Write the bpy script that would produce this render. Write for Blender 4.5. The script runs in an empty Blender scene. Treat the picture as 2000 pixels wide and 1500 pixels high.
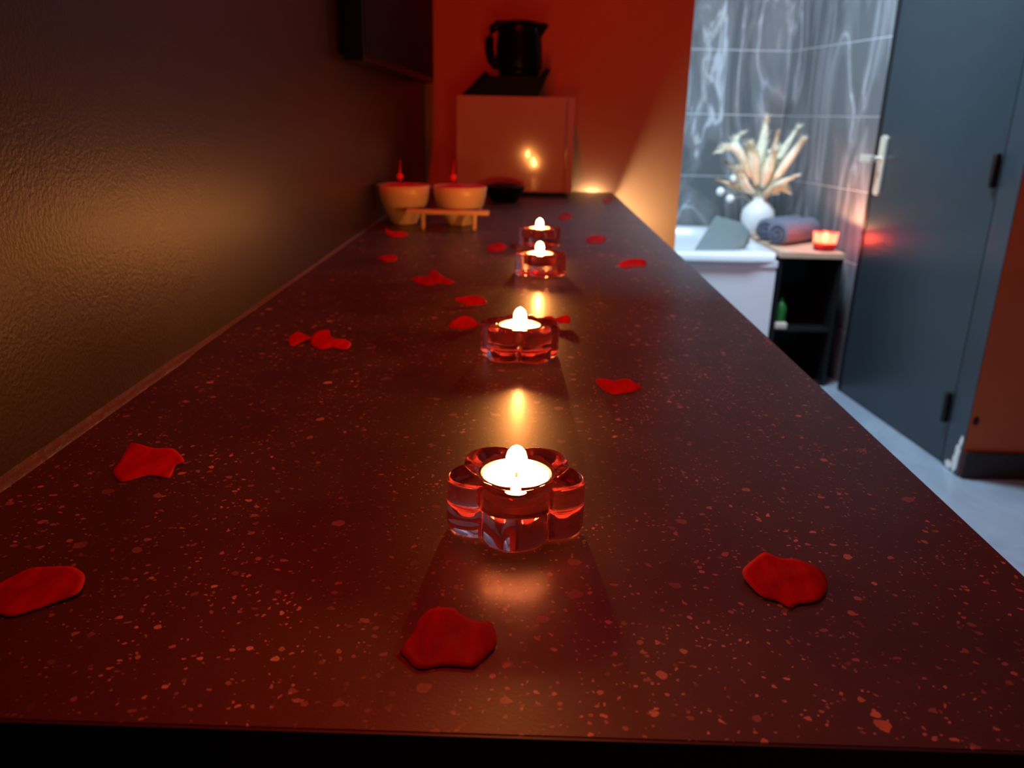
import bpy, bmesh, math, random
from mathutils import Vector, Matrix, noise
random.seed(4)
SC = bpy.context.scene
COL = SC.collection
PI = math.pi

# ---------------------------------------------------------------- camera
F = 1570.0                      # focal length in pixels of the 2000x1500 frame
CAMZ = 1.18
CAM = Vector((0, 0, CAMZ))
# rows: world x, y, z axes in camera coordinates (from the vanishing points)
def _axes():
    dy = Vector(((1034-1000)/F, (750-225)/F, -1)).normalized()
    xv = (899-1000)/F
    yv = (xv*dy.x - dy.z)/dy.y          # downward vanishing point
    dn = Vector((xv, -yv, -1)).normalized()
    up = -dn
    return dy.cross(up), dy, up
AX, AY, AZ = _axes()
RM = Matrix((AX, AY, AZ))               # camera vector -> world vector
camd = bpy.data.cameras.new('camera')
camo = bpy.data.objects.new('camera', camd); COL.objects.link(camo)
camo.matrix_world = Matrix.Translation(CAM) @ RM.to_4x4()
camd.sensor_width = 36; camd.lens = 36*F/2000
camd.clip_start = 0.01
camd.dof.use_dof = True; camd.dof.focus_distance = 0.45
camd.dof.aperture_fstop = camd.lens/2.7
SC.camera = camo

# ---------------------------------------------------------------- world, lights, exposure
w = bpy.data.worlds.new('night'); SC.world = w; w.use_nodes = True
w.node_tree.nodes['Background'].inputs[0].default_value = (0.10, 0.035, 0.02, 1)
w.node_tree.nodes['Background'].inputs[1].default_value = 0.02
vs = SC.view_settings
vs.view_transform = 'Standard'; vs.look = 'None'; vs.exposure = 0.0; vs.gamma = 1.0
vs.use_curve_mapping = False
CANDLE_W = 1.0
FLAME_COL = (1.0, 0.34, 0.075)

def area(name, loc, sx, sy, power, col, rot=(0, 0, 0), spread=180):
    l = bpy.data.lights.new(name, 'AREA'); l.shape = 'RECTANGLE'; l.size = sx; l.size_y = sy
    l.energy = power; l.color = col; l.spread = math.radians(spread)
    o = bpy.data.objects.new(name, l); COL.objects.link(o); o.location = loc; o.rotation_euler = rot
    return o
area('bathroom_ceiling_light', (0.75, 3.05, 2.44), 0.5, 0.4, 74, (0.52, 0.78, 1.0))
area('red_strip_light', (-0.13, 1.0, 2.44), 0.05, 1.2, 15.5, (1.0, 0.006, 0.002), (0, math.radians(-25), 0))
def point(name, loc, power, col, rad):
    l = bpy.data.lights.new(name, 'POINT'); l.energy = power; l.color = col; l.shadow_soft_size = rad
    o = bpy.data.objects.new(name, l); COL.objects.link(o); o.location = loc
point('under_counter_light', (0.24, 2.46, 0.873), 9.5, (0.62, 1.0, 0.92), 0.012)
point('under_counter_gap_light', (0.205, 2.612, 0.925), 1.8, (0.62, 1.0, 0.92), 0.003)

# ---------------------------------------------------------------- pixel helpers
def ray(u, v): return RM @ Vector(((u-1000)/F, (750-v)/F, -1))
def atz(u, v, z): d = ray(u, v); return CAM + d*((z-CAMZ)/d.z)
def aty(u, v, y): d = ray(u, v); return CAM + d*(y/d.y)

# ---------------------------------------------------------------- materials
def nodes(m): return m.node_tree.nodes, m.node_tree.links
def mat(name, col, rough=.5, metal=0, spec=.5, var=.12, vscale=30, bump=0, bscale=200, trans=0, ior=1.45, coat=0, sss=0):
    m = bpy.data.materials.new(name); m.use_nodes = True
    n, l = nodes(m); b = n['Principled BSDF']
    b.inputs['Roughness'].default_value = rough; b.inputs['Metallic'].default_value = metal
    b.inputs['Specular IOR Level'].default_value = spec; b.inputs['IOR'].default_value = ior
    b.inputs['Transmission Weight'].default_value = trans; b.inputs['Coat Weight'].default_value = coat
    b.inputs['Subsurface Weight'].default_value = sss
    tc = n.new('ShaderNodeTexCoord')
    nz = n.new('ShaderNodeTexNoise'); nz.inputs['Scale'].default_value = vscale; nz.inputs['Detail'].default_value = 4
    l.new(tc.outputs['Object'], nz.inputs['Vector'])
    mx = n.new('ShaderNodeMix'); mx.data_type = 'RGBA'
    mx.inputs[6].default_value = (*[c*(1-var) for c in col], 1); mx.inputs[7].default_value = (*[min(1, c*(1+var)) for c in col], 1)
    l.new(nz.outputs['Fac'], mx.inputs[0]); l.new(mx.outputs[2], b.inputs['Base Color'])
    if bump:
        n2 = n.new('ShaderNodeTexNoise'); n2.inputs['Scale'].default_value = bscale; n2.inputs['Detail'].default_value = 3
        l.new(tc.outputs['Object'], n2.inputs['Vector'])
        bp = n.new('ShaderNodeBump'); bp.inputs['Strength'].default_value = bump; bp.inputs['Distance'].default_value = .001
        l.new(n2.outputs['Fac'], bp.inputs['Height']); l.new(bp.outputs[0], b.inputs['Normal'])
    return m

def ramp(n, p0, c0, p1, c1):
    r = n.new('ShaderNodeValToRGB'); e = r.color_ramp.elements
    e[0].position = p0; e[0].color = (*c0, 1); e[1].position = p1; e[1].color = (*c1, 1); return r
def math_(n, l, op, a, b=None):
    k = n.new('ShaderNodeMath'); k.operation = op
    for i, x in enumerate((a, b)):
        if x is None: continue
        if isinstance(x, (int, float)): k.inputs[i].default_value = x
        else: l.new(x, k.inputs[i])
    return k.outputs[0]

def counter_material():
    m = bpy.data.materials.new('speckled_dark_stone'); m.use_nodes = True
    n, l = nodes(m); b = n['Principled BSDF']
    tc = n.new('ShaderNodeTexCoord').outputs['Object']
    wob = n.new('ShaderNodeTexNoise'); wob.inputs['Scale'].default_value = 160; wob.inputs['Detail'].default_value = 3
    l.new(tc, wob.inputs['Vector'])
    vm = n.new('ShaderNodeVectorMath'); vm.operation = 'MULTIPLY_ADD'
    l.new(wob.outputs['Color'], vm.inputs[0]); vm.inputs[1].default_value = (.006,)*3; l.new(tc, vm.inputs[2])
    masks = []
    for sc, keep, size, rs in ((60, .90, .22, .16), (150, .80, .20, .2), (330, .78, .2, .22)):
        v = n.new('ShaderNodeTexVoronoi'); v.inputs['Scale'].default_value = sc; v.voronoi_dimensions = '2D'
        l.new(vm.outputs[0], v.inputs['Vector'])
        sp = n.new('ShaderNodeSeparateColor'); l.new(v.outputs['Color'], sp.inputs[0])
        on = math_(n, l, 'GREATER_THAN', sp.outputs[0], keep)
        rad = math_(n, l, 'MULTIPLY_ADD', sp.outputs[1], rs); n_ = n[-1]; n_.inputs[2].default_value = size*.35
        inside = math_(n, l, 'LESS_THAN', v.outputs['Distance'], rad)
        br = math_(n, l, 'MULTIPLY_ADD', sp.outputs[2], .75); n[-1].inputs[2].default_value = .2
        masks.append(math_(n, l, 'MULTIPLY', math_(n, l, 'MULTIPLY', on, inside), br))
    a = math_(n, l, 'MAXIMUM', math_(n, l, 'MAXIMUM', masks[0], masks[1]), masks[2])
    big = n.new('ShaderNodeTexNoise'); big.inputs['Scale'].default_value = 14; big.inputs['Detail'].default_value = 5
    l.new(tc, big.inputs['Vector'])
    dens = ramp(n, .38, (.25,)*3, .62, (1,)*3); l.new(big.outputs['Fac'], dens.inputs[0])
    a = math_(n, l, 'MULTIPLY', a, dens.outputs[0])
    base = ramp(n, .35, (.022, .011, .009), .7, (.038, .021, .017)); l.new(big.outputs['Fac'], base.inputs[0])
    mx = n.new('ShaderNodeMix'); mx.data_type = 'RGBA'
    l.new(a, mx.inputs[0]); l.new(base.outputs[0], mx.inputs[6]); mx.inputs[7].default_value = (.50, .38, .32, 1)
    l.new(mx.outputs[2], b.inputs['Base Color'])
    b.inputs['Roughness'].default_value = .50; b.inputs['Specular IOR Level'].default_value = .45
    b.inputs['Coat Weight'].default_value = .30; b.inputs['Coat Roughness'].default_value = .24
    g = n.new('ShaderNodeTexNoise'); g.inputs['Scale'].default_value = 650; g.inputs['Detail'].default_value = 2
    l.new(tc, g.inputs['Vector'])
    bp = n.new('ShaderNodeBump'); bp.inputs['Strength'].default_value = .22; bp.inputs['Distance'].default_value = .0006
    l.new(g.outputs['Fac'], bp.inputs['Height']); l.new(bp.outputs[0], b.inputs['Normal'])
    return m

def marble_material(name, base, mid, vein, scale, rough, stretch=(1, 1, .35), seed=0, bands=(.03, .12)):
    m = bpy.data.materials.new(name); m.use_nodes = True
    n, l = nodes(m); b = n['Principled BSDF']
    geo = n.new('ShaderNodeNewGeometry')
    mp = n.new('ShaderNodeMapping'); mp.inputs['Scale'].default_value = stretch; mp.inputs['Rotation'].default_value = (.25, .62, .15)
    mp.inputs['Location'].default_value = (seed, seed*.7, 0)
    l.new(geo.outputs['Position'], mp.inputs['Vector'])
    n1 = n.new('ShaderNodeTexNoise'); n1.inputs['Scale'].default_value = scale; n1.inputs['Detail'].default_value = 6; n1.inputs['Distortion'].default_value = 1.2
    l.new(mp.outputs[0], n1.inputs['Vector'])
    d = math_(n, l, 'ABSOLUTE', math_(n, l, 'SUBTRACT', n1.outputs['Fac'], .5))
    v1 = ramp(n, bands[0]*.2, (1,)*3, bands[0], (0,)*3); l.new(d, v1.inputs[0])
    v2 = ramp(n, 0, (1,)*3, bands[1], (0,)*3); l.new(d, v2.inputs[0])
    n2 = n.new('ShaderNodeTexNoise'); n2.inputs['Scale'].default_value = scale*.8; n2.inputs['Detail'].default_value = 3
    l.new(mp.outputs[0], n2.inputs['Vector'])
    gate = ramp(n, .42, (0,)*3, .62, (1,)*3); l.new(n2.outputs['Fac'], gate.inputs[0])
    f1 = math_(n, l, 'MULTIPLY', v1.outputs[0], gate.outputs[0])
    mx = n.new('ShaderNodeMix'); mx.data_type = 'RGBA'; l.new(v2.outputs[0], mx.inputs[0])
    mx.inputs[6].default_value = (*base, 1); mx.inputs[7].default_value = (*mid, 1)
    m2 = n.new('ShaderNodeMix'); m2.data_type = 'RGBA'; l.new(f1, m2.inputs[0]); l.new(mx.outputs[2], m2.inputs[6]); m2.inputs[7].default_value = (*vein, 1)
    l.new(m2.outputs[2], b.inputs['Base Color']); b.inputs['Roughness'].default_value = rough
    return m

def glass_material(name, col, rough=0.0, ior=1.47):
    m = bpy.data.materials.new(name); m.use_nodes = True
    n, l = nodes(m); n.remove(n['Principled BSDF'])
    g = n.new('ShaderNodeBsdfGlass'); g.inputs['IOR'].default_value = ior; g.inputs['Roughness'].default_value = rough
    g.inputs['Color'].default_value = (*col, 1)
    tc = n.new('ShaderNodeTexCoord'); nz = n.new('ShaderNodeTexNoise'); nz.inputs['Scale'].default_value = 90
    mp = n.new('ShaderNodeMapping'); mp.inputs['Scale'].default_value = (.4, .4, 5)
    l.new(tc.outputs['Object'], mp.inputs[0]); l.new(mp.outputs[0], nz.inputs['Vector'])
    bp = n.new('ShaderNodeBump'); bp.inputs['Strength'].default_value = .25; bp.inputs['Distance'].default_value = .0006
    l.new(nz.outputs['Fac'], bp.inputs['Height']); 
    tr = n.new('ShaderNodeBsdfTranslucent'); tr.inputs[0].default_value = (1.0, .22, .28, 1)     # pink translucency added to imitate red light glowing in clear glass
    mx = n.new('ShaderNodeMixShader'); mx.inputs[0].default_value = .055
    l.new(g.outputs[0], mx.inputs[1]); l.new(tr.outputs[0], mx.inputs[2]); l.new(mx.outputs[0], n['Material Output'].inputs[0])
    return m

def emit_material(name, col, strength, see_through=False):
    m = bpy.data.materials.new(name); m.use_nodes = True
    n, l = nodes(m); n.remove(n['Principled BSDF'])
    e = n.new('ShaderNodeEmission'); e.inputs[0].default_value = (*col, 1); e.inputs[1].default_value = strength
    if see_through:
        t = n.new('ShaderNodeBsdfTransparent'); a = n.new('ShaderNodeAddShader')
        l.new(e.outputs[0], a.inputs[0]); l.new(t.outputs[0], a.inputs[1]); l.new(a.outputs[0], n['Material Output'].inputs[0])
    else: l.new(e.outputs[0], n['Material Output'].inputs[0])
    return m

def petal_material(name, c0, c1):
    m = bpy.data.materials.new(name); m.use_nodes = True
    n, l = nodes(m); b = n['Principled BSDF']
    tc = n.new('ShaderNodeTexCoord'); nz = n.new('ShaderNodeTexNoise'); nz.inputs['Scale'].default_value = 45; nz.inputs['Detail'].default_value = 4
    mp = n.new('ShaderNodeMapping'); mp.inputs['Scale'].default_value = (3, .8, 1); l.new(tc.outputs['Object'], mp.inputs[0]); l.new(mp.outputs[0], nz.inputs['Vector'])
    r = ramp(n, .3, c0, .7, c1); l.new(nz.outputs['Fac'], r.inputs[0]); l.new(r.outputs[0], b.inputs['Base Color'])
    b.inputs['Roughness'].default_value = .65; b.inputs['Specular IOR Level'].default_value = .10
    bp = n.new('ShaderNodeBump'); bp.inputs['Strength'].default_value = .3; bp.inputs['Distance'].default_value = .0006
    l.new(nz.outputs['Fac'], bp.inputs['Height']); l.new(bp.outputs[0], b.inputs['Normal'])
    return m

def frosted_material(name, col):
    m = bpy.data.materials.new(name); m.use_nodes = True
    n, l = nodes(m); n.remove(n['Principled BSDF'])
    g = n.new('ShaderNodeBsdfGlass'); g.inputs['Roughness'].default_value = .25; g.inputs['Color'].default_value = (*col, 1)
    tr = n.new('ShaderNodeBsdfTranslucent'); tc = n.new('ShaderNodeTexCoord'); nz = n.new('ShaderNodeTexNoise'); nz.inputs['Scale'].default_value = 60
    l.new(tc.outputs['Object'], nz.inputs['Vector'])
    rp = ramp(n, .3, [c*.85 for c in col], .7, col); l.new(nz.outputs['Fac'], rp.inputs[0]); l.new(rp.outputs[0], tr.inputs[0])
    mx = n.new('ShaderNodeMixShader'); mx.inputs[0].default_value = .55
    l.new(g.outputs[0], mx.inputs[1]); l.new(tr.outputs[0], mx.inputs[2]); l.new(mx.outputs[0], n['Material Output'].inputs[0])
    return m

M = dict(
    frosted=frosted_material('frosted_red_glass', (1.0, .46, .48)),
    counter=counter_material(),
    black=mat('black_laminate', (.006, .006, .006), .5),
    wall_black=mat('satin_black_paint', (.040, .016, .006), .36, spec=.28, vscale=3, bump=.35, bscale=330),
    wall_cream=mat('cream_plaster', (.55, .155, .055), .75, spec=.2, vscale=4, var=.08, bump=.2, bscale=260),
    ceiling=mat('ceiling_paint', (.5, .48, .46), .9),
    baseboard=mat('dark_baseboard', (.030, .022, .016), .45, vscale=9),
    tile=marble_material('grey_marble_tile', (.13, .138, .145), (.25, .262, .275), (.55, .57, .60), 4.2, .16, (1, 1, .24), 1.3, (.016, .10)),
    grout=mat('pale_grout', (.60, .62, .64), .8),
    floor=marble_material('pale_marble_floor', (.26, .31, .37), (.33, .38, .44), (.20, .24, .30), 2.5, .30, (1, 1, 1), 3),
    door=mat('anthracite_door_paint', (.026, .036, .044), .32, vscale=2, var=.25),
    door_edge=mat('door_edge_black', (.004, .004, .005), .6),
    metal=mat('brushed_nickel', (.70, .66, .54), .35, metal=.35, var=.05),
    black_metal=mat('black_hinge', (.004, .004, .004), .45),
    glass=glass_material('clear_glass_red_lit', (1.0, .82, .85)),  # pink tint stands in for red room light caught in clear glass
    alu=mat('tealight_aluminium', (.80, .79, .78), .28, metal=1, var=.05),
    wax=mat('white_wax', (.90, .86, .78), .45, var=.03),
    wick=mat('burnt_wick', (.02, .015, .01), .9),
    flame=emit_material('candle_flame', (1.0, .38, .10), 60, True),
    petal=petal_material('red_petal', (.19, .0025, .0025), (.34, .005, .005)),
    petal2=petal_material('red_petal_bright', (.26, .003, .003), (.42, .006, .006)),
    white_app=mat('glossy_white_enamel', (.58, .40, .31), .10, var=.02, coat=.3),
    grey_app=mat('grey_rubber', (.10, .09, .09), .6),
    black_plastic=mat('black_plastic', (.004, .004, .004), .3, spec=.14),
    screen=mat('black_screen', (.002, .002, .002), .5, spec=.08),
    cream=mat('cream_ceramic', (.66, .44, .25), .35, var=.05),
    redfill=mat('red_filling', (.50, .012, .012), .5, vscale=120, var=.4, bump=.8, bscale=120),
    bead=mat('red_bead', (.85, .02, .02), .12, coat=.6),
    wood=mat('pale_wood', (.52, .32, .17), .5, vscale=18, var=.25),
    ledge_wood=mat('ledge_wood', (.62, .42, .28), .5, vscale=14, var=.2),
    tub=mat('white_acrylic', (.86, .88, .90), .22, var=.02),
    cushion=mat('grey_green_foam', (.15, .18, .18), .6, var=.08),
    cushion_dark=mat('slate_foam', (.07, .10, .12), .6, var=.08),
    towel=mat('grey_towel', (.16, .165, .21), .95, var=.2, vscale=160, bump=1, bscale=500),
    towel_dark=mat('towel_roll_edge', (.06, .065, .10), .95, var=.2, vscale=160),
    vase=mat('white_vase', (.84, .83, .80), .4, var=.03),
    pampas=mat('pampas_plume', (.90, .80, .62), .9, var=.25, vscale=60),
    dried=mat('dried_leaf', (.66, .52, .33), .9, var=.25, vscale=60),
    cotton=mat('white_pompom', (.92, .92, .90), .9, var=.03),
    green=mat('green_bottle_glass', (.02, .16, .03), .3),
    beige=mat('beige_soap', (.70, .58, .46), .5),
    caulk=mat('tan_sealant', (.085, .042, .014), .34, vscale=60, var=.4, bump=1.0, bscale=160),
    chip=mat('bare_plaster', (.75, .74, .70), .9, vscale=90, var=.2),
    hole=mat('plug_hole', (.03, .012, .006), .9),
    lamp_on_white=emit_material('lamp_diffuser_cool', (.70, .86, 1.0), 6),
    lamp_on_red=emit_material('lamp_diffuser_red', (1.0, .012, .004), 3),
    lamp_on_warm=emit_material('lamp_diffuser_warm', (1.0, .72, .36), 3),
    alu_case=mat('lamp_housing', (.5, .5, .5), .5),
)

# ---------------------------------------------------------------- mesh helpers
class MB:
    def __init__(s): s.bm = bmesh.new()
    def box(s, a, b, bev=0, seg=2):
        r = bmesh.ops.create_cube(s.bm, size=1)
        vs_ = r['verts']; a = Vector(a); b = Vector(b)
        for v in vs_: v.co = Vector([(a[i]+b[i])/2 + v.co[i]*(b[i]-a[i]) for i in range(3)])
        if bev:
            es = list({e for v in vs_ for e in v.link_edges})
            bmesh.ops.bevel(s.bm, geom=es, offset=bev, segments=seg, profile=.7, affect='EDGES')
        return s
    def lathe(s, prof, n=32, c=(0, 0, 0), close=False):
        rings = []
        for r, z in prof:
            if r < 1e-6: rings.append([s.bm.verts.new((c[0], c[1], c[2]+z))])
            else: rings.append([s.bm.verts.new((c[0]+r*math.cos(2*PI*i/n), c[1]+r*math.sin(2*PI*i/n), c[2]+z)) for i in range(n)])
        if close: rings.append(rings[0])
        for A, B in zip(rings, rings[1:]):
            for i in range(n):
                j = (i+1) % n
                if len(A) == 1 and len(B) == 1: continue
                if len(A) == 1: s.bm.faces.new((A[0], B[j], B[i]))
                elif len(B) == 1: s.bm.faces.new((A[i], A[j], B[0]))
                else: s.bm.faces.new((A[i], A[j], B[j], B[i]))
        return s
    def tube(s, pts, rad, n=10, cap=True):
        pts = [Vector(p) for p in pts]; rings = []
        if not hasattr(rad, '__len__'): rad = [rad]*len(pts)
        for k, p in enumerate(pts):
            t = (pts[min(k+1, len(pts)-1)] - pts[max(k-1, 0)]).normalized()
            a = t.cross(Vector((0, 0, 1)) if abs(t.z) < .9 else Vector((1, 0, 0))).normalized(); b = t.cross(a)
            rings.append([s.bm.verts.new(p + (a*math.cos(2*PI*i/n) + b*math.sin(2*PI*i/n))*rad[k]) for i in range(n)])
        for A, B in zip(rings, rings[1:]):
            for i in range(n): s.bm.faces.new((A[i], A[(i+1) % n], B[(i+1) % n], B[i]))
        if cap:
            s.bm.faces.new(rings[0][::-1]); s.bm.faces.new(rings[-1])
        return s
    def prism(s, poly, y0, y1, bev=0):
        "polygon of (x, z) extruded from y0 to y1"
        A = [s.bm.verts.new((x, y0, z)) for x, z in poly]; B = [s.bm.verts.new((x, y1, z)) for x, z in poly]
        n = len(poly); fs = [s.bm.faces.new(A), s.bm.faces.new(B[::-1])]
        for i in range(n): fs.append(s.bm.faces.new((A[i], B[i], B[(i+1) % n], A[(i+1) % n])))
        bmesh.ops.recalc_face_normals(s.bm, faces=fs)
        if bev: bmesh.ops.bevel(s.bm, geom=list({e for f in fs for e in f.edges}), offset=bev, segments=2, profile=.7, affect='EDGES')
        return s
    def xform(s, m): bmesh.ops.transform(s.bm, matrix=m, verts=s.bm.verts); return s
    def build(s, name, m, parent=None, smooth=False, angle=40):
        bmesh.ops.recalc_face_normals(s.bm, faces=s.bm.faces)
        me = bpy.data.meshes.new(name); s.bm.to_mesh(me); s.bm.free()
        return link(name, me, m, parent, smooth, angle)
def link(name, me, m, parent=None, smooth=False, angle=40):
    if m is not None and not len(me.materials): me.materials.append(M[m] if isinstance(m, str) else m)
    o = bpy.data.objects.new(name, me); COL.objects.link(o)
    if smooth:
        me.polygons.foreach_set('use_smooth', [True]*len(me.polygons))
        if angle < 180: me.set_sharp_from_angle(angle=math.radians(angle))
    if parent: o.parent = parent
    return o
def thing(name, label, cat, loc=(0, 0, 0), rz=0, group=None):
    o = bpy.data.objects.new(name, None); COL.objects.link(o); o.empty_display_size = .02
    o.location = loc; o.rotation_euler = (0, 0, rz); return tag(o, label, cat, group)
def tag(o, label, cat, group=None):
    o['label'] = label; o['category'] = cat
    if group: o['group'] = group
    return o
def struct(o, label=None):
    o['kind'] = 'structure'
    if label: o['label'] = label
    return o

# ================================================================ the setting
CZ = .955                                    # counter top height
WX, WY = -.322, 2.62                         # left wall plane, back wall plane
JL, JR = .481, 1.546                         # doorway jambs
HC = 2.5
struct(MB().box((-.9, -1.5, -.06), (3.2, 4.8, 0)).build('floor', 'floor'), 'pale blue-grey marble floor running through the doorway')
struct(MB().box((-.9, -1.5, HC), (3.2, 4.8, HC+.06)).build('ceiling', 'ceiling'), 'plain ceiling over both rooms')
struct(MB().box((WX-.12, -1.5, 0), (WX, WY+.1, HC)).build('wall_left', 'wall_black'), 'satin black painted wall along the counter')
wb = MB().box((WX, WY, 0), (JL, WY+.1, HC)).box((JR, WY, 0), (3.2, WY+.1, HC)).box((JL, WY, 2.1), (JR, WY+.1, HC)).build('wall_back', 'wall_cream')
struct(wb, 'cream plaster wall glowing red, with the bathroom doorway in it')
hp = aty(1906, 822, WY)
hb = MB().lathe([(0, -.0005), (.008, -.0005), (.011, .0005), (.008, .002), (.0, .0016)], 14)
hb.xform(Matrix.Translation((hp.x, WY-.0005, hp.z)) @ Matrix.Diagonal((1, 1, 1.5, 1)) @ Matrix.Rotation(PI/2, 4, 'X'))
hb.build('plug_hole', 'hole', wb)
struct(MB().box((JR+.002, WY-.014, 0), (3.2, WY, .098), .003).build('baseboard_right', 'baseboard'), 'dark brown baseboard below the orange-lit wall')
# chipped paint at the foot of the doorway jamb
ch = MB()
for k, (cy, cz, sy, sz) in enumerate(((2.652, .055, .020, .050), (2.640, .125, .010, .022), (2.690, .018, .020, .018))):
    out = []
    for i in range(13):
        a = 2*PI*i/13; q = 1+.38*math.sin(3*a+k)*math.cos(5*a+1)
        out.append((cy+sy*q*math.cos(a), max(.001, cz+sz*q*math.sin(a))))
    A = [ch.bm.verts.new((JR-.0028, y, z)) for y, z in out]; B = [ch.bm.verts.new((JR-.0040, y, z)) for y, z in out]
    ch.bm.faces.new(A); ch.bm.faces.new(B[::-1])
    for i in range(13): ch.bm.faces.new((A[i], B[i], B[(i+1) % 13], A[(i+1) % 13]))
struct(ch.build('trim_4', 'chip'), 'chipped bare plaster at the foot of the door jamb')
# sealant bead along counter and wall
bd = MB(); N = 60; rings = []
for i in range(N+1):
    y = .24 + (2.6-.24)*i/N
    r = .0046 + .0012*noise.noise((0, y*9, 3)) if y < .75 else .0026 + .001*noise.noise((0, y*11, 3))
    rings.append([bd.bm.verts.new((WX+x*r, y, CZ+z*r)) for x, z in ((0, -.2), (1.25, -.2), (1.15, .12), (.62, .5), (.3, .95), (0, 1.3))])
for A, B in zip(rings, rings[1:]):
    for i in range(5): bd.bm.faces.new((A[i], A[i+1], B[i+1], B[i]))
bd.bm.faces.new(rings[0]); bd.bm.faces.new(rings[-1][::-1])
struct(bd.build('trim_1', 'caulk', smooth=True), 'tan sealant bead between the black wall and the counter')

# bathroom shell: tiles are separate pieces on the wall backing
CORN = Vector((1.356, 4.556)); RDIR = Vector((.172, -1.0)).normalized()     # right wall runs from the corner towards the doorway
def tiled_wall(name, label, origin, direc, length, inward, cols):
    d = Vector((direc.x, direc.y, 0)); nrm = Vector((inward[0], inward[1], 0)).normalized(); o = Vector((origin.x, origin.y, 0))
    b = MB().box((0, -.06, 0), (length, -.0016, HC))
    mw = Matrix(((d.x, nrm.x, 0, o.x), (d.y, nrm.y, 0, o.y), (0, 0, 1, 0), (0, 0, 0, 1)))
    wall = struct(b.build(name, 'grout'), label); wall.matrix_world = mw
    zs = [0] + [.245 + .32*k for k in range(8)]
    cache = {}
    for r, (z0, z1) in enumerate(zip(zs, zs[1:])):
        off = 0
        for c0, c1 in zip(cols, cols[1:]):
            key = (round(z1-z0, 3), round(c1-c0, 3))
            if key not in cache:
                me = MB().box((0, -.006, 0), (c1-c0-.004, 0, z1-z0-.004), .0012, 1)
                t = me.build('tile', 'tile', wall); cache[key] = t.data
            else: t = link('tile', cache[key], None, wall)
            t.location = (c0+.002, random.uniform(-.0006, .0006), z0+.002)
    return wall
tiled_wall('wall_bath_back', 'dark grey marble tiled wall behind the tub', Vector((-.6, 4.556)), Vector((1, 0)), 1.956, (0, -1), (0, .76, 1.956))
tiled_wall('wall_bath_right', 'veined grey marble tiled wall beside the open door', CORN, RDIR, 1.86, (-RDIR.y*-1, RDIR.x*-1) if False else (-1, -.172), (0, 1.2, 1.86))
struct(MB().box((-.66, WY+.1, 0), (-.6, 4.62, HC)).build('wall_bath_left', 'tile'), 'grey marble wall at the far end of the tub')

# door frame lining and door leaf
fr = struct(MB().box((JR-.003, WY+.0005, 0), (JR+.004, WY+.115, 2.1)).box((JL, WY+.004, 2.09), (JR, WY+.104, 2.104)).build('trim_2', 'door'), 'dark steel door frame lining')
dn_ = Vector((1.546, 2.737)); df_ = Vector((1.464, 3.56)); dd = df_-dn_; DL = dd.length; dd.normalize()
dr = bpy.data.objects.new('door_1', None); COL.objects.link(dr); struct(dr, 'anthracite door standing open into the bathroom')
dr.matrix_world = Matrix(((dd.x, -dd.y, 0, dn_.x), (dd.y, dd.x, 0, dn_.y), (0, 0, 1, 0), (0, 0, 0, 1)))   # local x along leaf, +y towards the room
MB().box((.003, -.04, .006), (DL, 0, 2.06), .002).build('leaf', 'door', dr)
MB().box((DL-.022, -.040, .006), (DL+.004, .003, 2.06)).build('edge_strip', 'door_edge', dr)
hz = 1.011
pl = MB(); pts = []
for i in range(24):
    a = 2*PI*i/24; pts.append((DL-.066+.024*math.cos(a), hz+(.105 if math.sin(a) > 0 else -.105)+.016*math.sin(a)))
pl.prism([(x, z) for x, z in pts], 0.0, .009, .0015)
pl_o = pl.build('handle_plate', 'metal', dr)
MB().prism([(DL-.069, hz-.048), (DL-.063, hz-.048), (DL-.063, hz-.028), (DL-.069, hz-.028)], .0088, .0095).build('keyhole', 'black_metal', pl_o)
lv = MB().tube([(DL-.066, .006, hz+.028), (DL-.066, .05, hz+.028)], .009, 12)
lv.box((DL-.085, .042, hz+.012), (DL+.010, .062, hz+.042), .005)
# lever points towards the free edge
lv.build('lever', 'metal', dr, True)
for z in (1.038, .209):
    MB().lathe([(0, -.055), (.010, -.055), (.012, -.05), (.012, .05), (.010, .055), (0, .055)], 14, (.028, .010, z)).build('hinge', 'black_metal', dr, True)
MB().box((.004, 0, .006), (.007, .0012, 2.06)).build('rebate_groove', 'door_edge', dr)

# ================================================================ counter
ct = thing('counter', 'long dark red-lit speckled stone counter with candles and petals', 'counter', (0, 0, 0))
MB().box((WX+.001, .249, CZ-.038), (.267, 2.605, CZ), .0004, 1).build('worktop', 'counter', ct)
MB().box((WX+.002, .2475, CZ-.040), (.267, .249, CZ-.0002)).build('front_edge', 'black', ct)
MB().box((WX+.01, .262, 0), (.18, 2.25, CZ-.038)).build('base_cabinet', 'black', ct)
MB().box((-.05, 2.44, 0), (-.01, 2.48, CZ-.038), .003).build('support_leg', 'black', ct)

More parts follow.
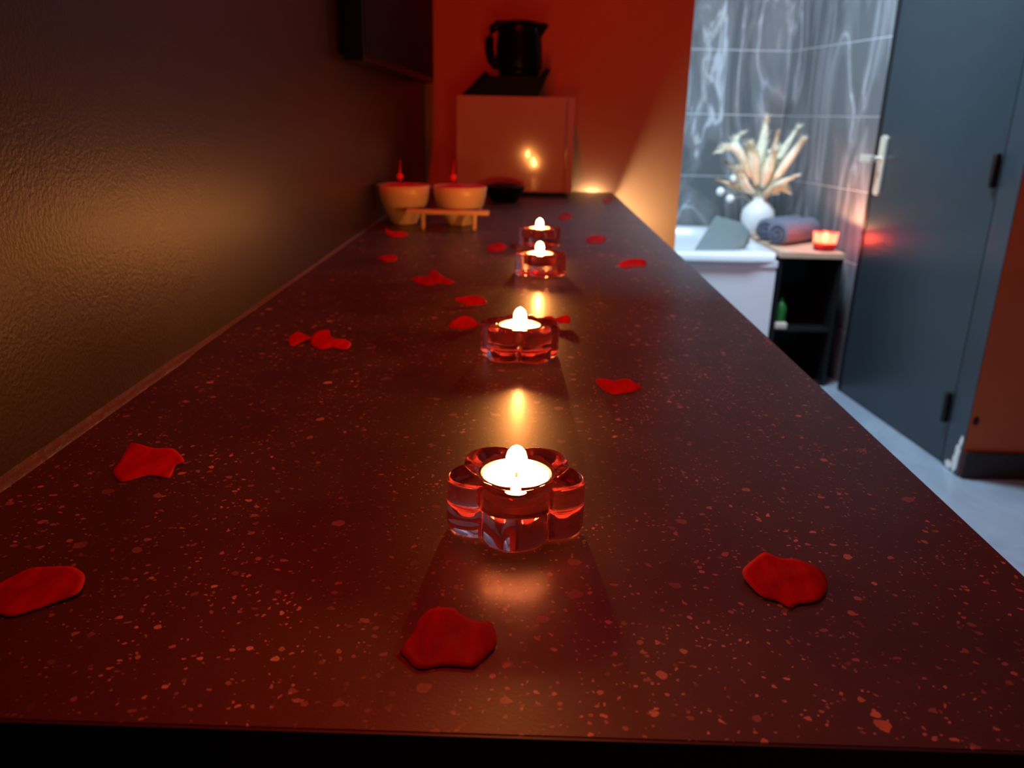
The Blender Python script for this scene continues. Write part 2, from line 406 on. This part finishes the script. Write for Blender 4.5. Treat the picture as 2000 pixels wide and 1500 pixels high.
# ================================================================ tealights in flower-shaped glass holders
def flower_radius(th, k):
    best = 0
    d, r = .0208, .0168
    for i in range(5):
        ph = th - (k + 2*PI*i/5)
        s_ = d*math.sin(ph)
        if abs(s_) < r: best = max(best, d*math.cos(ph) + math.sqrt(r*r-s_*s_))
    return best
def holder_mesh():
    bm = bmesh.new(); n = 150; H = .030
    R0 = [flower_radius(2*PI*i/n, -PI/2) for i in range(n)]
    for _ in range(2): R0 = [(R0[i-1]+2*R0[i]+R0[(i+1) % n])/4 for i in range(n)]
    hole = .0206
    prof = []       # (kind, inset, z): outer rings are inset from the flower outline
    for ins, z in ((.0045, 0), (.0018, .0004), (.0005, .0016), (0, .0035), (0, .010), (0, .018), (0, .0262), (.0006, .0284), (.0018, .0296), (.0032, .030)):
        prof.append([max(R0[i]-ins, .003) for i in range(n)]); prof[-1].append(z)
    rings = []
    bc = bm.verts.new((0, 0, 0))
    for p in prof:
        rings.append([bm.verts.new((p[i]*math.cos(2*PI*i/n), p[i]*math.sin(2*PI*i/n), p[-1])) for i in range(n)])
    for r, z in ((hole+.0008, .0298), (hole, .029), (hole-.0003, .0150), (hole-.0012, .0138)):
        rings.append([bm.verts.new((r*math.cos(2*PI*i/n), r*math.sin(2*PI*i/n), z)) for i in range(n)])
    tcv = bm.verts.new((0, 0, .0136))
    for A, B in zip(rings, rings[1:]):
        for i in range(n): bm.faces.new((A[i], A[(i+1) % n], B[(i+1) % n], B[i]))
    for i in range(n):
        bm.faces.new((bc, rings[0][(i+1) % n], rings[0][i])); bm.faces.new((tcv, rings[-1][i], rings[-1][(i+1) % n]))
    bmesh.ops.recalc_face_normals(bm, faces=bm.faces)
    me = bpy.data.meshes.new('candle_holder'); bm.to_mesh(me); bm.free(); return me
HM = holder_mesh()
def tealight(loc, label, wax_z=.0125, power=CANDLE_W, group='lit tealights on the counter', cup='alu'):
    t = thing('tealight', label, 'candle', loc, random.uniform(0, 6), group)
    MB().lathe([(0, 0), (.0182, 0), (.0189, .0008), (.0190, .0135), (.0195, .0141), (.0189, .0144), (.0185, .0135), (.0183, .0014), (0, .0012)], 40).build('cup', cup, t, True)
    MB().lathe([(0, .0016), (.0180, .0016), (.0180, wax_z+.0006), (.016, wax_z-.0002), (.006, wax_z-.0006), (0, wax_z-.0004)], 40).build('wax', 'wax', t, True)
    MB().tube([(0, 0, wax_z-.002), (.0003, 0, wax_z+.003), (.0010, .0003, wax_z+.0055)], [.0008, .0007, .0005], 8).build('wick', 'wick', t)
    fz = wax_z+.0025
    fl = MB().lathe([(0, 0), (.0026, .0007), (.0048, .0026), (.0058, .0056), (.0057, .0086), (.0048, .0116), (.0028, .0140), (0, .0155)], 20, (0, 0, fz)).build('flame', 'flame', t, True)
    l = bpy.data.lights.new('candle_light', 'POINT'); l.energy = power; l.color = FLAME_COL; l.shadow_soft_size = .0035
    lo = bpy.data.objects.new('candle_light', l); COL.objects.link(lo); lo.parent = t; lo.location = (0, 0, fz+.0092)
    return t
CANDLES = [((1006, 1016), 0.0, 'nearest to the camera', 'at the front of the row'),
           ((1014, 692), PI/5, 'second from the front', 'second from the front'),
           ((1053, 534), .25, 'third from the front', 'third from the front'),
           ((1053, 478), .5, 'farthest along the counter', 'farthest along the counter')]
for (px, rz, a, b_) in CANDLES:
    p = atz(*px, CZ)
    h = link('candle_holder', HM, 'glass', None, True, 50); h.location = (p.x, p.y, CZ+.0002); h.rotation_euler = (0, 0, rz); h.scale = (1.07,)*3
    tag(h, 'flower-shaped clear glass candle holder with red light put into its tint, the one %s' % a, 'candle holder', 'flower candle holders on the counter')
    tl = tealight((p.x, p.y, CZ+.0152), 'lit white tealight in the flower glass %s' % b_); tl.scale = (1.07,)*3

# ================================================================ rose petals
def smooth_outline(pts, n=44):
    m = len(pts); out = []
    for i in range(n):
        t = i*m/n; k = int(t); f = t-k
        p0, p1, p2, p3 = [Vector(pts[(k+j) % m]) for j in (-1, 0, 1, 2)]
        c = .5*((2*p1) + (p2-p0)*f + (2*p0-5*p1+4*p2-p3)*f*f + (3*p1-p0-3*p2+p3)*f*f*f)
        lin = p1.lerp(p2, f); out.append(c.lerp(lin, .35))
    return out
def petal(pts, label, curl=8.0, dome=.004, crease=.002, m='petal', seed=0):
    out = smooth_outline(pts)
    base = max(out, key=lambda q: q.y); y0 = atz(base.x, base.y, CZ).y
    def hit(u, v):
        # the ray meets the curled sheet z = CZ + curl*(y-y0)^2 that rests on the counter at y0
        d = ray(u, v); lo, hi = 0.0, (CZ-CAMZ)/d.z*1.0005
        for _ in range(40):
            t = (lo+hi)/2; p = CAM+d*t
            if p.z > CZ+.0008 + curl*max(0, p.y-y0)**2: lo = t
            else: hi = t
        return CAM+d*((lo+hi)/2)
    B = [hit(q.x, q.y) for q in out]
    c2 = Vector((sum(q.x for q in out)/len(out), sum(q.y for q in out)/len(out)))
    org = hit(c2.x, c2.y); bm = bmesh.new(); rings = []; K = 7; rad = max((b-org).length for b in B)
    for k in range(K):
        s_ = 1-k/K; ring = []
        for q, b in zip(out, B):
            uv = c2.lerp(q, s_); p = hit(uv.x, uv.y)
            loc = (p-org)/rad
            cz_ = 1-1.6*min(1, abs(math.cos(seed)*loc.x+math.sin(seed)*loc.y))
            up =   .12*dome*(1-s_**2) + .5*crease*(1-s_**4)*cz_ + .0005*(1-s_**2)*noise.noise((loc.x*3+seed, loc.y*3, 0))
            p = p + Vector((0, 0, up)); p.z = max(p.z, CZ+.0006); ring.append(bm.verts.new(p-org))
        rings.append(ring)
    cv = bm.verts.new((0, 0, max(.12*dome+.5*crease, .0005)))
    n = len(out)
    for A, Bq in zip(rings, rings[1:]):
        for i in range(n): bm.faces.new((A[i], A[(i+1) % n], Bq[(i+1) % n], Bq[i]))
    for i in range(n): bm.faces.new((rings[-1][i], rings[-1][(i+1) % n], cv))
    bmesh.ops.recalc_face_normals(bm, faces=bm.faces)
    me = bpy.data.meshes.new('rose_petal'); bm.to_mesh(me); bm.free()
    o = link('rose_petal', me, m, None, True, 180); o.location = org
    md = o.modifiers.new('thickness', 'SOLIDIFY'); md.thickness = .0004; md.offset = 1
    return tag(o, label, 'petal', 'red rose petals scattered on the counter')
PET = [
 ([(256,865),(299,875),(339,876),(361,900),(343,908),(331,932),(288,928),(237,941),(221,921),(235,900)], 'angular red petal near the black wall, left of the front candle', 2, .003, .001, 'petal2'),
 ([(0,1140),(55,1112),(90,1108),(140,1107),(163,1120),(166,1135),(152,1160),(95,1182),(25,1205),(0,1200),(-25,1190),(-32,1160)], 'red petal cut by the left edge of the photo', 3, .005, .002, 'petal'),
 ([(782,1268),(810,1231),(816,1212),(844,1187),(887,1187),(898,1198),(929,1213),(958,1214),(970,1240),(965,1265),(933,1298),(919,1304),(866,1300),(824,1307),(807,1300),(793,1284)], 'large red petal right in front of the nearest candle', 3, .006, .0026, 'petal'),
 ([(1494,1079),(1524,1091),(1558,1093),(1600,1111),(1616,1136),(1612,1160),(1594,1176),(1556,1181),(1545,1189),(1520,1175),(1492,1168),(1472,1152),(1452,1128),(1451,1112),(1472,1093)], 'large rounded red petal alone at the right front of the counter', 3, .005, .002, 'petal'),
 ([(563,661),(580,648),(599,655),(609,660),(590,667),(572,676),(566,674)], 'small red petal touching a larger one, left of the second candle', 6, .003, .001, 'petal2'),
 ([(607,660),(621,646),(643,644),(641,652),(652,661),(675,663),(686,671),(680,680),(666,682),(648,678),(625,682),(608,674)], 'curled red petal of the touching pair, left of the second candle', 6, .004, .002, 'petal2'),
 ([(1163,742),(1178,740),(1200,744),(1222,740),(1238,746),(1254,757),(1240,765),(1215,769),(1200,771),(1180,763),(1170,754)], 'crinkled red petal to the right of the row between first and second candle', 9, .003, .003, 'petal2'),
 ([(803,545),(822,539),(835,545),(840,530),(850,528),(865,540),(888,550),(878,556),(860,553),(835,558),(815,553)], 'two-peaked curled red petal, left of the third candle', 14, .003, .002, 'petal'),
 ([(888,584),(900,581),(920,577),(938,580),(952,590),(945,595),(915,597),(900,592)], 'curled red petal between the two-peaked petal and the second candle', 14, .002, .002, 'petal2'),
 ([(875,638),(885,626),(905,617),(920,620),(938,636),(925,641),(905,643),(885,642)], 'domed red petal just left of the second candle', 14, .003, .001, 'petal'),
 ([(1045,630),(1060,620),(1075,617),(1085,622),(1105,615),(1114,620),(1112,632),(1095,632),(1080,640),(1060,637)], 'red petal just behind and right of the second candle', 14, .003, .002, 'petal2'),
 ([(1208,515),(1225,507),(1245,505),(1260,508),(1262,520),(1240,520),(1222,524),(1212,520)], 'bright red petal near the right edge of the counter', 16, .003, .001, 'petal2'),
 ([(1143,468),(1155,461),(1172,460),(1184,464),(1180,473),(1162,476),(1150,474)], 'dim red petal right of the farthest candle', 16, .003, .001, 'petal'),
 ([(738,503),(752,498),(768,497),(776,503),(770,510),(752,511)], 'small flat red petal close to the black wall', 16, .002, .001, 'petal'),
 ([(752,446),(766,452),(786,452),(797,457),(788,463),(768,463),(756,457)], 'curved red petal lying in front of the left bowl', 16, .002, .001, 'petal2'),
 ([(950,483),(962,477),(978,474),(989,479),(986,488),(970,491),(956,490)], 'red petal left of the third candle and beyond it', 16, .002, .001, 'petal'),
 ([(1090,424),(1100,417),(1112,416),(1119,422),(1112,429),(1098,430)], 'faint dark red petal behind the farthest candle, toward the white fridge', 18, .002, .001, 'petal'),
 ([(1178,392),(1186,387),(1195,389),(1192,396),(1183,397)], 'tiny dark red petal near the back corner of the counter', 18, .001, .001, 'petal'),
]
for k, (pts, lab, cu, do, cr, m_) in enumerate(PET): petal(pts, lab, cu, do, cr, m_, k*1.7)

# ================================================================ bowls, picks and small wooden stand
def bowl(x, y, label):
    t = thing('bowl', label, 'bowl', (x, y, CZ+.0003), 0, 'cream bowls by the black wall')
    MB().lathe([(0, .002), (.024, 0), (.027, .001), (.031, .009), (.041, .025), (.0495, .043), (.0545, .061), (.0565, .079), (.0555, .0805), (.053, .079), (.0505, .061), (.0455, .044), (.036, .028), (.024, .014), (0, .010)], 44).build('body', 'cream', t, True)
    f = MB(); n = 30; rings = []
    for k in range(6):
        r = .0515*(1-k/6); rings.append([f.bm.verts.new((r*math.cos(2*PI*i/n), r*math.sin(2*PI*i/n), .074+.010*(k/6)**.6+.004*noise.noise((r*60*math.cos(2*PI*i/n), r*60*math.sin(2*PI*i/n), x*9)))) for i in range(n)])
    cv = f.bm.verts.new((0, 0, .084))
    for A, B in zip(rings, rings[1:]):
        for i in range(n): f.bm.faces.new((A[i], A[(i+1) % n], B[(i+1) % n], B[i]))
    for i in range(n): f.bm.faces.new((rings[-1][i], rings[-1][(i+1) % n], cv))
    f.build('filling', 'redfill', t, True, 180)
bowl(-.262, 1.735, 'cream ceramic bowl with red filling, the left one against the black wall')
bowl(-.142, 1.735, 'cream ceramic bowl with red filling, the right one behind the wooden stand')
for px, lab in (((781, 345), 'red bead on a thin pick standing in the left bowl'), ((885, 347), 'red bead on a thin pick standing in the right bowl')):
    p = aty(*px, 1.735); t = thing('bead_pick', lab, 'pick', (p.x, 1.735, CZ+.078), 0, 'red bead picks in the bowls')
    zb = p.z-(CZ+.078)
    MB().tube([(0, 0, -.006), (0, 0, zb)], .0016, 8).build('stem', 'bead', t)
    MB().lathe([(0, -.0075)]+[(.0075*math.cos(a*PI/10), .007*math.sin(a*PI/10)) for a in range(-4, 5)]+[(0, .007)], 20, (0, 0, zb)).build('bead', 'bead', t, True)
    MB().tube([(0, 0, zb+.005), (.001, 0, zb+.018), (.002, 0, zb+.034)], [.0020, .0010, .0005], 8).build('tip', 'bead', t)
t = thing('wooden_stand', 'small low wooden stand with peg legs in front of the bowls', 'stand', (-.16, 1.657, CZ))
MB().box((-.084, -.012, .031), (.083, .016, .039), .0015).build('board', 'wood', t)
for x in (-.052, .053):
    MB().lathe([(0, 0), (.0035, 0), (.005, .004), (.0058, .0315), (0, .0315)], 14, (x, .0, 0)).build('leg', 'wood', t, True)
# dark rounded bowl in front of the fridge
pd = atz(985, 392, CZ)
t = thing('dark_bowl', 'low dark rounded bowl in the shadow before the white fridge', 'bowl', (pd.x-.0, 2.24, CZ+.0003))
MB().lathe([(0, .001), (.032, 0), (.036, .003), (.050, .022), (.056, .040), (.054, .0415), (.050, .036), (.035, .012), (0, .008)], 40).build('body', 'black_plastic', t, True)
MB().lathe([(0, .052), (.02, .051), (.04, .046), (.053, .039), (.053, .0375), (0, .036)], 40).build('lid', 'black_plastic', t, True)

# ================================================================ fridge, stand, kettle
fx0, fx1, fy, fz1 = -.207, .129, 2.40, 1.231
t = thing('mini_fridge', 'small glossy white fridge at the far end of the counter', 'fridge', ((fx0+fx1)/2, fy, CZ))
hw = (fx1-fx0)/2
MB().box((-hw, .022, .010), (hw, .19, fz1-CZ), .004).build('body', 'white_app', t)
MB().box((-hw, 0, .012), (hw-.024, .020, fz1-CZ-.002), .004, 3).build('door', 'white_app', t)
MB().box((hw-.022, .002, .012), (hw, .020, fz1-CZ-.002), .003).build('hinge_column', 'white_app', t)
for sx in (-1, 1):
    for yy in (.03, .17): MB().lathe([(0, 0), (.008, 0), (.009, .011), (0, .011)], 14, (sx*(hw-.025), yy, 0)).build('foot', 'grey_app', t, True)
FT = fz1
t = thing('kettle_stand', 'dark slant-sided tray stand under the kettle on the fridge', 'stand', (-.07, 2.47, FT+.0003))
sc_ = 2.42/2.42
MB().prism([(-.124, 0), (.092, 0), (.128, .074), (.112, .074), (.095, .050), (-.040, .052), (-.058, .066)], -.05, .06, .003).build('tray', 'black_plastic', t)
kz = FT+.0528
t = thing('kettle', 'black electric kettle standing on the white fridge', 'kettle', (-.034, 2.475, kz))
MB().lathe([(0, 0), (.054, 0), (.057, .004), (.059, .016), (.058, .020), (0, .020)], 40).build('power_base', 'black_plastic', t, True)
MB().lathe([(0, .021), (.066, .021), (.0675, .026), (.066, .07), (.062, .115), (.0605, .128), (.058, .132), (0, .132)], 44).build('body', 'black_plastic', t, True)
MB().lathe([(0, .132), (.060, .132), (.060, .138), (.050, .146), (.02, .150), (0, .150)], 44).build('lid', 'black_plastic', t, True)
MB().prism([(.050, .095), (.058, .100), (.083, .137), (.070, .143), (.040, .144)], -.020, .020, .004).build('spout', 'black_plastic', t)
MB().tube([(-.040, 0, .138), (-.062, 0, .136), (-.078, 0, .124), (-.085, 0, .100), (-.085, 0, .070), (-.080, 0, .045), (-.070, 0, .032), (-.050, 0, .030)], [.013]*8, 12).build('handle', 'black_plastic', t, True)
MB().box((-.098, -.006, .060), (-.0995+.004, .006, .080), .001).build('switch', 'grey_app', t)

# ================================================================ wall screen
t = thing('television', 'black flat television mounted on the left wall above the counter', 'television', (WX, 1.95, 1.26))
MB().box((.012, -.52, 0), (.045, .505, .60), .004).build('casing', 'black_plastic', t)
MB().box((.0445, -.508, .014), (.0462, .492, .588)).build('screen', 'screen', t)
MB().box((.0005, -.12, .18), (.0125, .12, .42)).build('wall_bracket', 'black_metal', t)

# ================================================================ bathroom things
def tub():
    t = thing('bathtub', 'white bathtub seen through the doorway, left of the open cabinet', 'bathtub', (0, 0, 0))
    x0, x1, y0, y1, zt = -.56, 1.128, 3.56, 4.54, .617
    MB().box((x0+.02, y0+.02, .0), (x1-.012, y1-.01, zt-.055)).build('panel', 'tub', t)
    MB().box((x0+.014, y0+.014, zt-.058), (x1-.008, y1-.005, zt-.030), .003).build('lip', 'tub', t)
    bm = bmesh.new(); n = 64; rings = []
    def rr(cx, cy, hx, hy, z, e):
        L = []
        for i in range(n):
            a = 2*PI*i/n; c, s_ = math.cos(a), math.sin(a)
            k = (abs(c)**e+abs(s_)**e)**(-1/e); L.append(bm.verts.new((cx+hx*k*c, cy+hy*k*s_, z)))
        rings.append(L)
    cx, cy, hx, hy = (x0+x1)/2, (y0+y1)/2, (x1-x0)/2, (y1-y0)/2
    rr(cx, cy, hx, hy, zt-.032, 24); rr(cx, cy, hx, hy, zt-.006, 24); rr(cx, cy, hx-.006, hy-.006, zt, 24)
    rr(cx, cy, hx-.075, hy-.085, zt, 6); rr(cx, cy, hx-.085, hy-.095, zt-.012, 6); rr(cx, cy, hx-.16, hy-.14, zt-.2, 5); rr(cx, cy, hx-.26, hy-.2, zt-.42, 4); rr(cx, cy, .02, .02, zt-.43, 2)
    for A, B in zip(rings, rings[1:]):
        for i in range(n): bm.faces.new((A[i], A[(i+1) % n], B[(i+1) % n], B[i]))
    bm.faces.new(rings[-1])
    bmesh.ops.recalc_face_normals(bm, faces=bm.faces)
    me = bpy.data.meshes.new('basin'); bm.to_mesh(me); bm.free(); link('basin', me, 'tub', t, True, 50)
tub()
# headrest cushion leaning in the near right corner of the tub
def ctr(px, y): return aty(px[0], px[1], y)
q = [ctr((1352, 492), 3.72), ctr((1412, 492), 3.72), ctr((1450, 434), 3.93), ctr((1398, 420), 3.93)]
qq = [q[1], ctr((1452, 480), 3.76), ctr((1466, 452), 3.90), q[2]]
cb = MB()
tv = [cb.bm.verts.new(v) for v in (q[0], q[1], qq[1], qq[2], q[2], q[3])]
bv = [cb.bm.verts.new(Vector((v.x, v.y, max(.50, v.z-.12)))) for v in (q[0], q[1], qq[1], qq[2], q[2], q[3])]
cb.bm.faces.new((tv[0], tv[1], tv[4], tv[5])); cb.bm.faces.new((tv[1], tv[2], tv[3], tv[4])); cb.bm.faces.new((bv[0], bv[5], bv[4], bv[1])); cb.bm.faces.new((bv[1], bv[4], bv[3], bv[2]))
for i in range(6): cb.bm.faces.new((tv[i], tv[(i+1) % 6], bv[(i+1) % 6], bv[i]))
bmesh.ops.recalc_face_normals(cb.bm, faces=cb.bm.faces)
bmesh.ops.bevel(cb.bm, geom=list(cb.bm.edges), offset=.008, segments=2, profile=.7, affect='EDGES')
tag(cb.build('headrest_cushion', 'cushion', None, True), 'grey-green foam headrest leaning at the near end of the tub', 'cushion')

# ledge cabinet with wooden top and dark open front
t = thing('ledge_cabinet', 'dark open-front cabinet with pale wooden top beside the tub', 'cabinet', (1.135, 3.60, 0))
MB().box((.0, 0, .600), (.285, .92-.02, .625), .002).xform(Matrix.Identity(4)).build('top', 'ledge_wood', t)
MB().box((.0, .01, 0), (.016, .90, .600)).build('side_panel', 'black', t)
MB().box((.269, .01, 0), (.285, .55, .600)).build('side_panel', 'black', t)
MB().box((.016, .40, 0), (.269, .412, .600)).build('back_panel', 'black', t)
MB().box((.016, .012, .0), (.269, .40, .012)).build('bottom_panel', 'black', t)
MB().box((.016, .014, .26), (.269, .40, .272)).build('shelf', 'black', t)
t = thing('bottle', 'dark green bottle in the dark cabinet beside the tub', 'bottle', (1.185, 3.66, .272))
MB().lathe([(0, 0), (.024, 0), (.026, .004), (.026, .085), (.018, .105), (.009, .115), (.009, .135), (0, .135)], 24).build('body', 'green', t, True)
MB().lathe([(0, .135), (.011, .135), (.011, .152), (0, .152)], 18).build('cap', 'black_plastic', t, True)
t = MB().box((-.028, -.018, 0), (.028, .018, .026), .006, 3).build('soap_bar', 'beige', None, True); t.location = (1.178, 3.635, .272); t.location.x = 1.18; t.location.y = 3.628
tag(t, 'pale beige soap bar on the dark cabinet shelf', 'soap')

# rolled towels
def roll(loc, r, length, az, label):
    t = thing('rolled_towel', label, 'towel', loc, az, 'rolled grey towels on the ledge')
    b = MB(); n = 36
    prof = [(0, 0), (r*.82, 0), (r*.97, .006), (r, .016), (r, length-.016), (r*.96, length-.005), (0, length)]
    b.lathe(prof, n); b.xform(Matrix.Translation((0, 0, r)) @ Matrix.Rotation(PI/2, 4, 'Y'))
    b.build('roll', 'towel', t, True)
    pts = []; turns = 2
    for i in range(70):
        a = 2*PI*turns*i/69; rad = .006 + (r*.86-.006)*i/69
        pts.append((-.0012, rad*math.cos(a), r+rad*math.sin(a)))
    MB().tube(pts, .0042, 6).build('spiral_fold', 'towel_dark', t)
    return t
LZ = .6255
ta = aty(1505, 470, 3.86)
roll((1.150, 3.94, LZ), .054, .29, math.radians(42), 'grey rolled towel nearest the vase, spiral end showing')
roll((1.165, 3.795, LZ), .057, .30, math.radians(42), 'grey rolled towel nearest the red candle, spiral end showing')

# red candle glass on the ledge
pc = aty(1600, 484, 3.70)
t = thing('candle_glass', 'glowing red candle glass on the wooden ledge beside the towels', 'candle holder', (1.352, 3.685, LZ))
MB().lathe([(0, 0), (.040, 0), (.045, .003), (.050, .045), (.053, .082), (.052, .0835), (.050, .082), (.046, .045), (.042, .012), (0, .010)], 36).build('glass', 'frosted', t, True)
MB().lathe([(0, .0105), (.0410, .0125), (.0450, .036), (.030, .037), (0, .036)], 32).build('wax', mat('red_wax', (.80, .05, .08), .4, var=.05), t, True)
MB().tube([(0, 0, .034), (.0003, 0, .046)], .0009, 8).build('wick', 'wick', t)
MB().lathe([(0, 0), (.006, .003), (.011, .010), (.010, .019), (.005, .030), (0, .038)], 18, (0, 0, .040)).build('flame', 'flame', t, True)
l = bpy.data.lights.new('candle_light', 'POINT'); l.energy = 7.0; l.color = (1, .42, .20); l.shadow_soft_size = .008
lo = bpy.data.objects.new('candle_light', l); COL.objects.link(lo); lo.parent = t; lo.location = (0, 0, .066)

# vase with dried flowers
VY = 4.16
vb = aty(1478, 440, VY)
VX = vb.x
t = thing('vase', 'white round vase behind the rolled towels', 'vase', (VX, VY, LZ))
MB().lathe([(0, 0), (.040, 0), (.050, .006), (.075, .045), (.084, .085), (.078, .125), (.055, .155), (.036, .170), (.033, .185), (.037, .192), (.033, .193), (.029, .185), (.030, .170), (.045, .150), (0, .10)], 40).build('body', 'vase', t, True)
NECK = Vector((0, 0, .185))
bq = thing('dried_bouquet', 'cream pampas and dried flower bouquet standing in the white vase', 'bouquet', (VX, VY, LZ+.0))
def local(px, y=VY):
    p = aty(px[0], px[1], y); return Vector((p.x-VX, y-VY, p.z-LZ))
def plume(path, wid, m, seed):
    "feathery plume: curved spine of many short hairs as thin blades"
    pts = [NECK-Vector((0, 0, .08)), NECK] + [local(px, VY+dy) for px, dy in path]
    # resample
    L = []
    for i in range(len(pts)-1):
        p0, p1, p2, p3 = pts[max(i-1, 0)], pts[i], pts[i+1], pts[min(i+2, len(pts)-1)]
        for k in range(8):
            f = k/8; L.append(.5*((2*p1)+(p2-p0)*f+(2*p0-5*p1+4*p2-p3)*f*f+(3*p1-p0-3*p2+p3)*f**3))
    L.append(pts[-1])
    rnd = random.Random(seed); b = MB()
    b.tube(L, [.0022*(1-.6*i/len(L)) for i in range(len(L))], 6)
    s0 = int(len(L)*.38)
    body = L[s0:]; nb = len(body)
    b.tube(body, [wid*.75*max(.12, math.sin(PI*min(1, (.12+.88*i/(nb-1))))**.7) for i in range(nb)], 8)
    for i in range(420):
        f = rnd.random(); k = min(nb-2, int(f*(nb-1))); p = body[k].lerp(body[k+1], rnd.random())
        tan = (body[k+1]-body[k]).normalized(); a = rnd.random()*2*PI
        side = Vector((math.cos(a), math.sin(a)*.8, .2*math.sin(a*2))).normalized()
        ln = wid*(1.5-.7*f)*(.7+.6*rnd.random()); tip = p+side*ln*.75+tan*ln*1.3
        pr = side.cross(tan).normalized()*.0022
        v = [b.bm.verts.new(x) for x in (p-pr, p+pr, tip+pr*.25, tip-pr*.25)]; b.bm.faces.new(v)
    b.build('plume', m, bq, True, 180)
PL = [([((1480, 330), 0), ((1490, 280), .01), ((1496, 236), .02)], .026, 'pampas'),
      ([((1505, 340), .02), ((1530, 295), .03), ((1556, 253), .04)], .022, 'pampas'),
      ([((1515, 345), -.02), ((1545, 305), -.03), ((1565, 276), -.04)], .022, 'pampas'),
      ([((1465, 345), .01), ((1448, 305), .03), ((1436, 278), .05), ((1446, 264), .06)], .020, 'pampas'),
      ([((1462, 340), -.03), ((1445, 300), -.04), ((1428, 287), -.05), ((1412, 293), -.06)], .022, 'pampas'),
      ([((1472, 335), -.03), ((1470, 310), -.04), ((1466, 290), -.05)], .030, 'pampas'),
      ([((1495, 345), -.04), ((1502, 320), -.05), ((1510, 300), -.06)], .028, 'pampas'),
      ([((1500, 330), .05), ((1512, 290), .06), ((1519, 262), .07)], .014, 'dried'),
      ([((1455, 372), 0), ((1430, 362), -.02), ((1407, 353), -.03)], .013, 'dried'),
      ([((1500, 375), -.03), ((1525, 358), -.05), ((1548, 346), -.06)], .018, 'pampas'),
      ([((1498, 378), -.05), ((1515, 368), -.07), ((1528, 372), -.08)], .020, 'dried'),
      ([((1460, 368), -.04), ((1450, 350), -.06), ((1446, 335), -.07)], .022, 'pampas'),
      ([((1450, 350), 0), ((1432, 328), .0), ((1420, 318), .0)], .014, 'dried')]
for k, (pa, wd, m_) in enumerate(PL): plume(pa, wd*1.35, m_, 40+k)
for px, r in (((1407, 374), .020), ((1426, 388), .020), ((1433, 348), .018), ((1504, 297), .013)):
    p = local(px, VY-.05); sp = MB()
    sp.lathe([(0, -r)]+[(r*math.cos(a*PI/12), r*math.sin(a*PI/12)) for a in range(-5, 6)]+[(0, r)], 20, p)
    po = sp.build('pompom', 'cotton', bq, True, 180)
    MB().tube([NECK-Vector((0, 0, .06)), NECK.lerp(p, .5)+Vector((0, 0, .01)), p], .0016, 6).build('stem', 'dried', po)

# ================================================================ lamps that light the rooms
t = thing('ceiling_lamp', 'square cool white ceiling lamp in the bathroom', 'lamp', (.75, 3.05, HC))
MB().box((-.27, -.22, -.045), (.27, .22, -.0005), .004).build('housing', 'alu_case', t)
t = thing('red_light_strip', 'red light strip on the ceiling over the counter', 'light strip', (-.13, 1.0, HC))
MB().box((-.04, -.62, -.03), (.04, .62, -.0005), .003).build('housing', 'alu_case', t)
t = thing('under_counter_lamp', 'small warm lamp hanging below the back end of the counter', 'lamp', (.24, 2.46, CZ-.038))
MB().lathe([(0, -.030), (.018, -.028), (.026, -.001), (0, -.0003)], 24).build('housing', 'alu_case', t)
MB().lathe([(0, -.0305), (.010, -.0305), (.011, -.040), (0, -.0402)], 20).build('bulb_socket', 'black_metal', t)
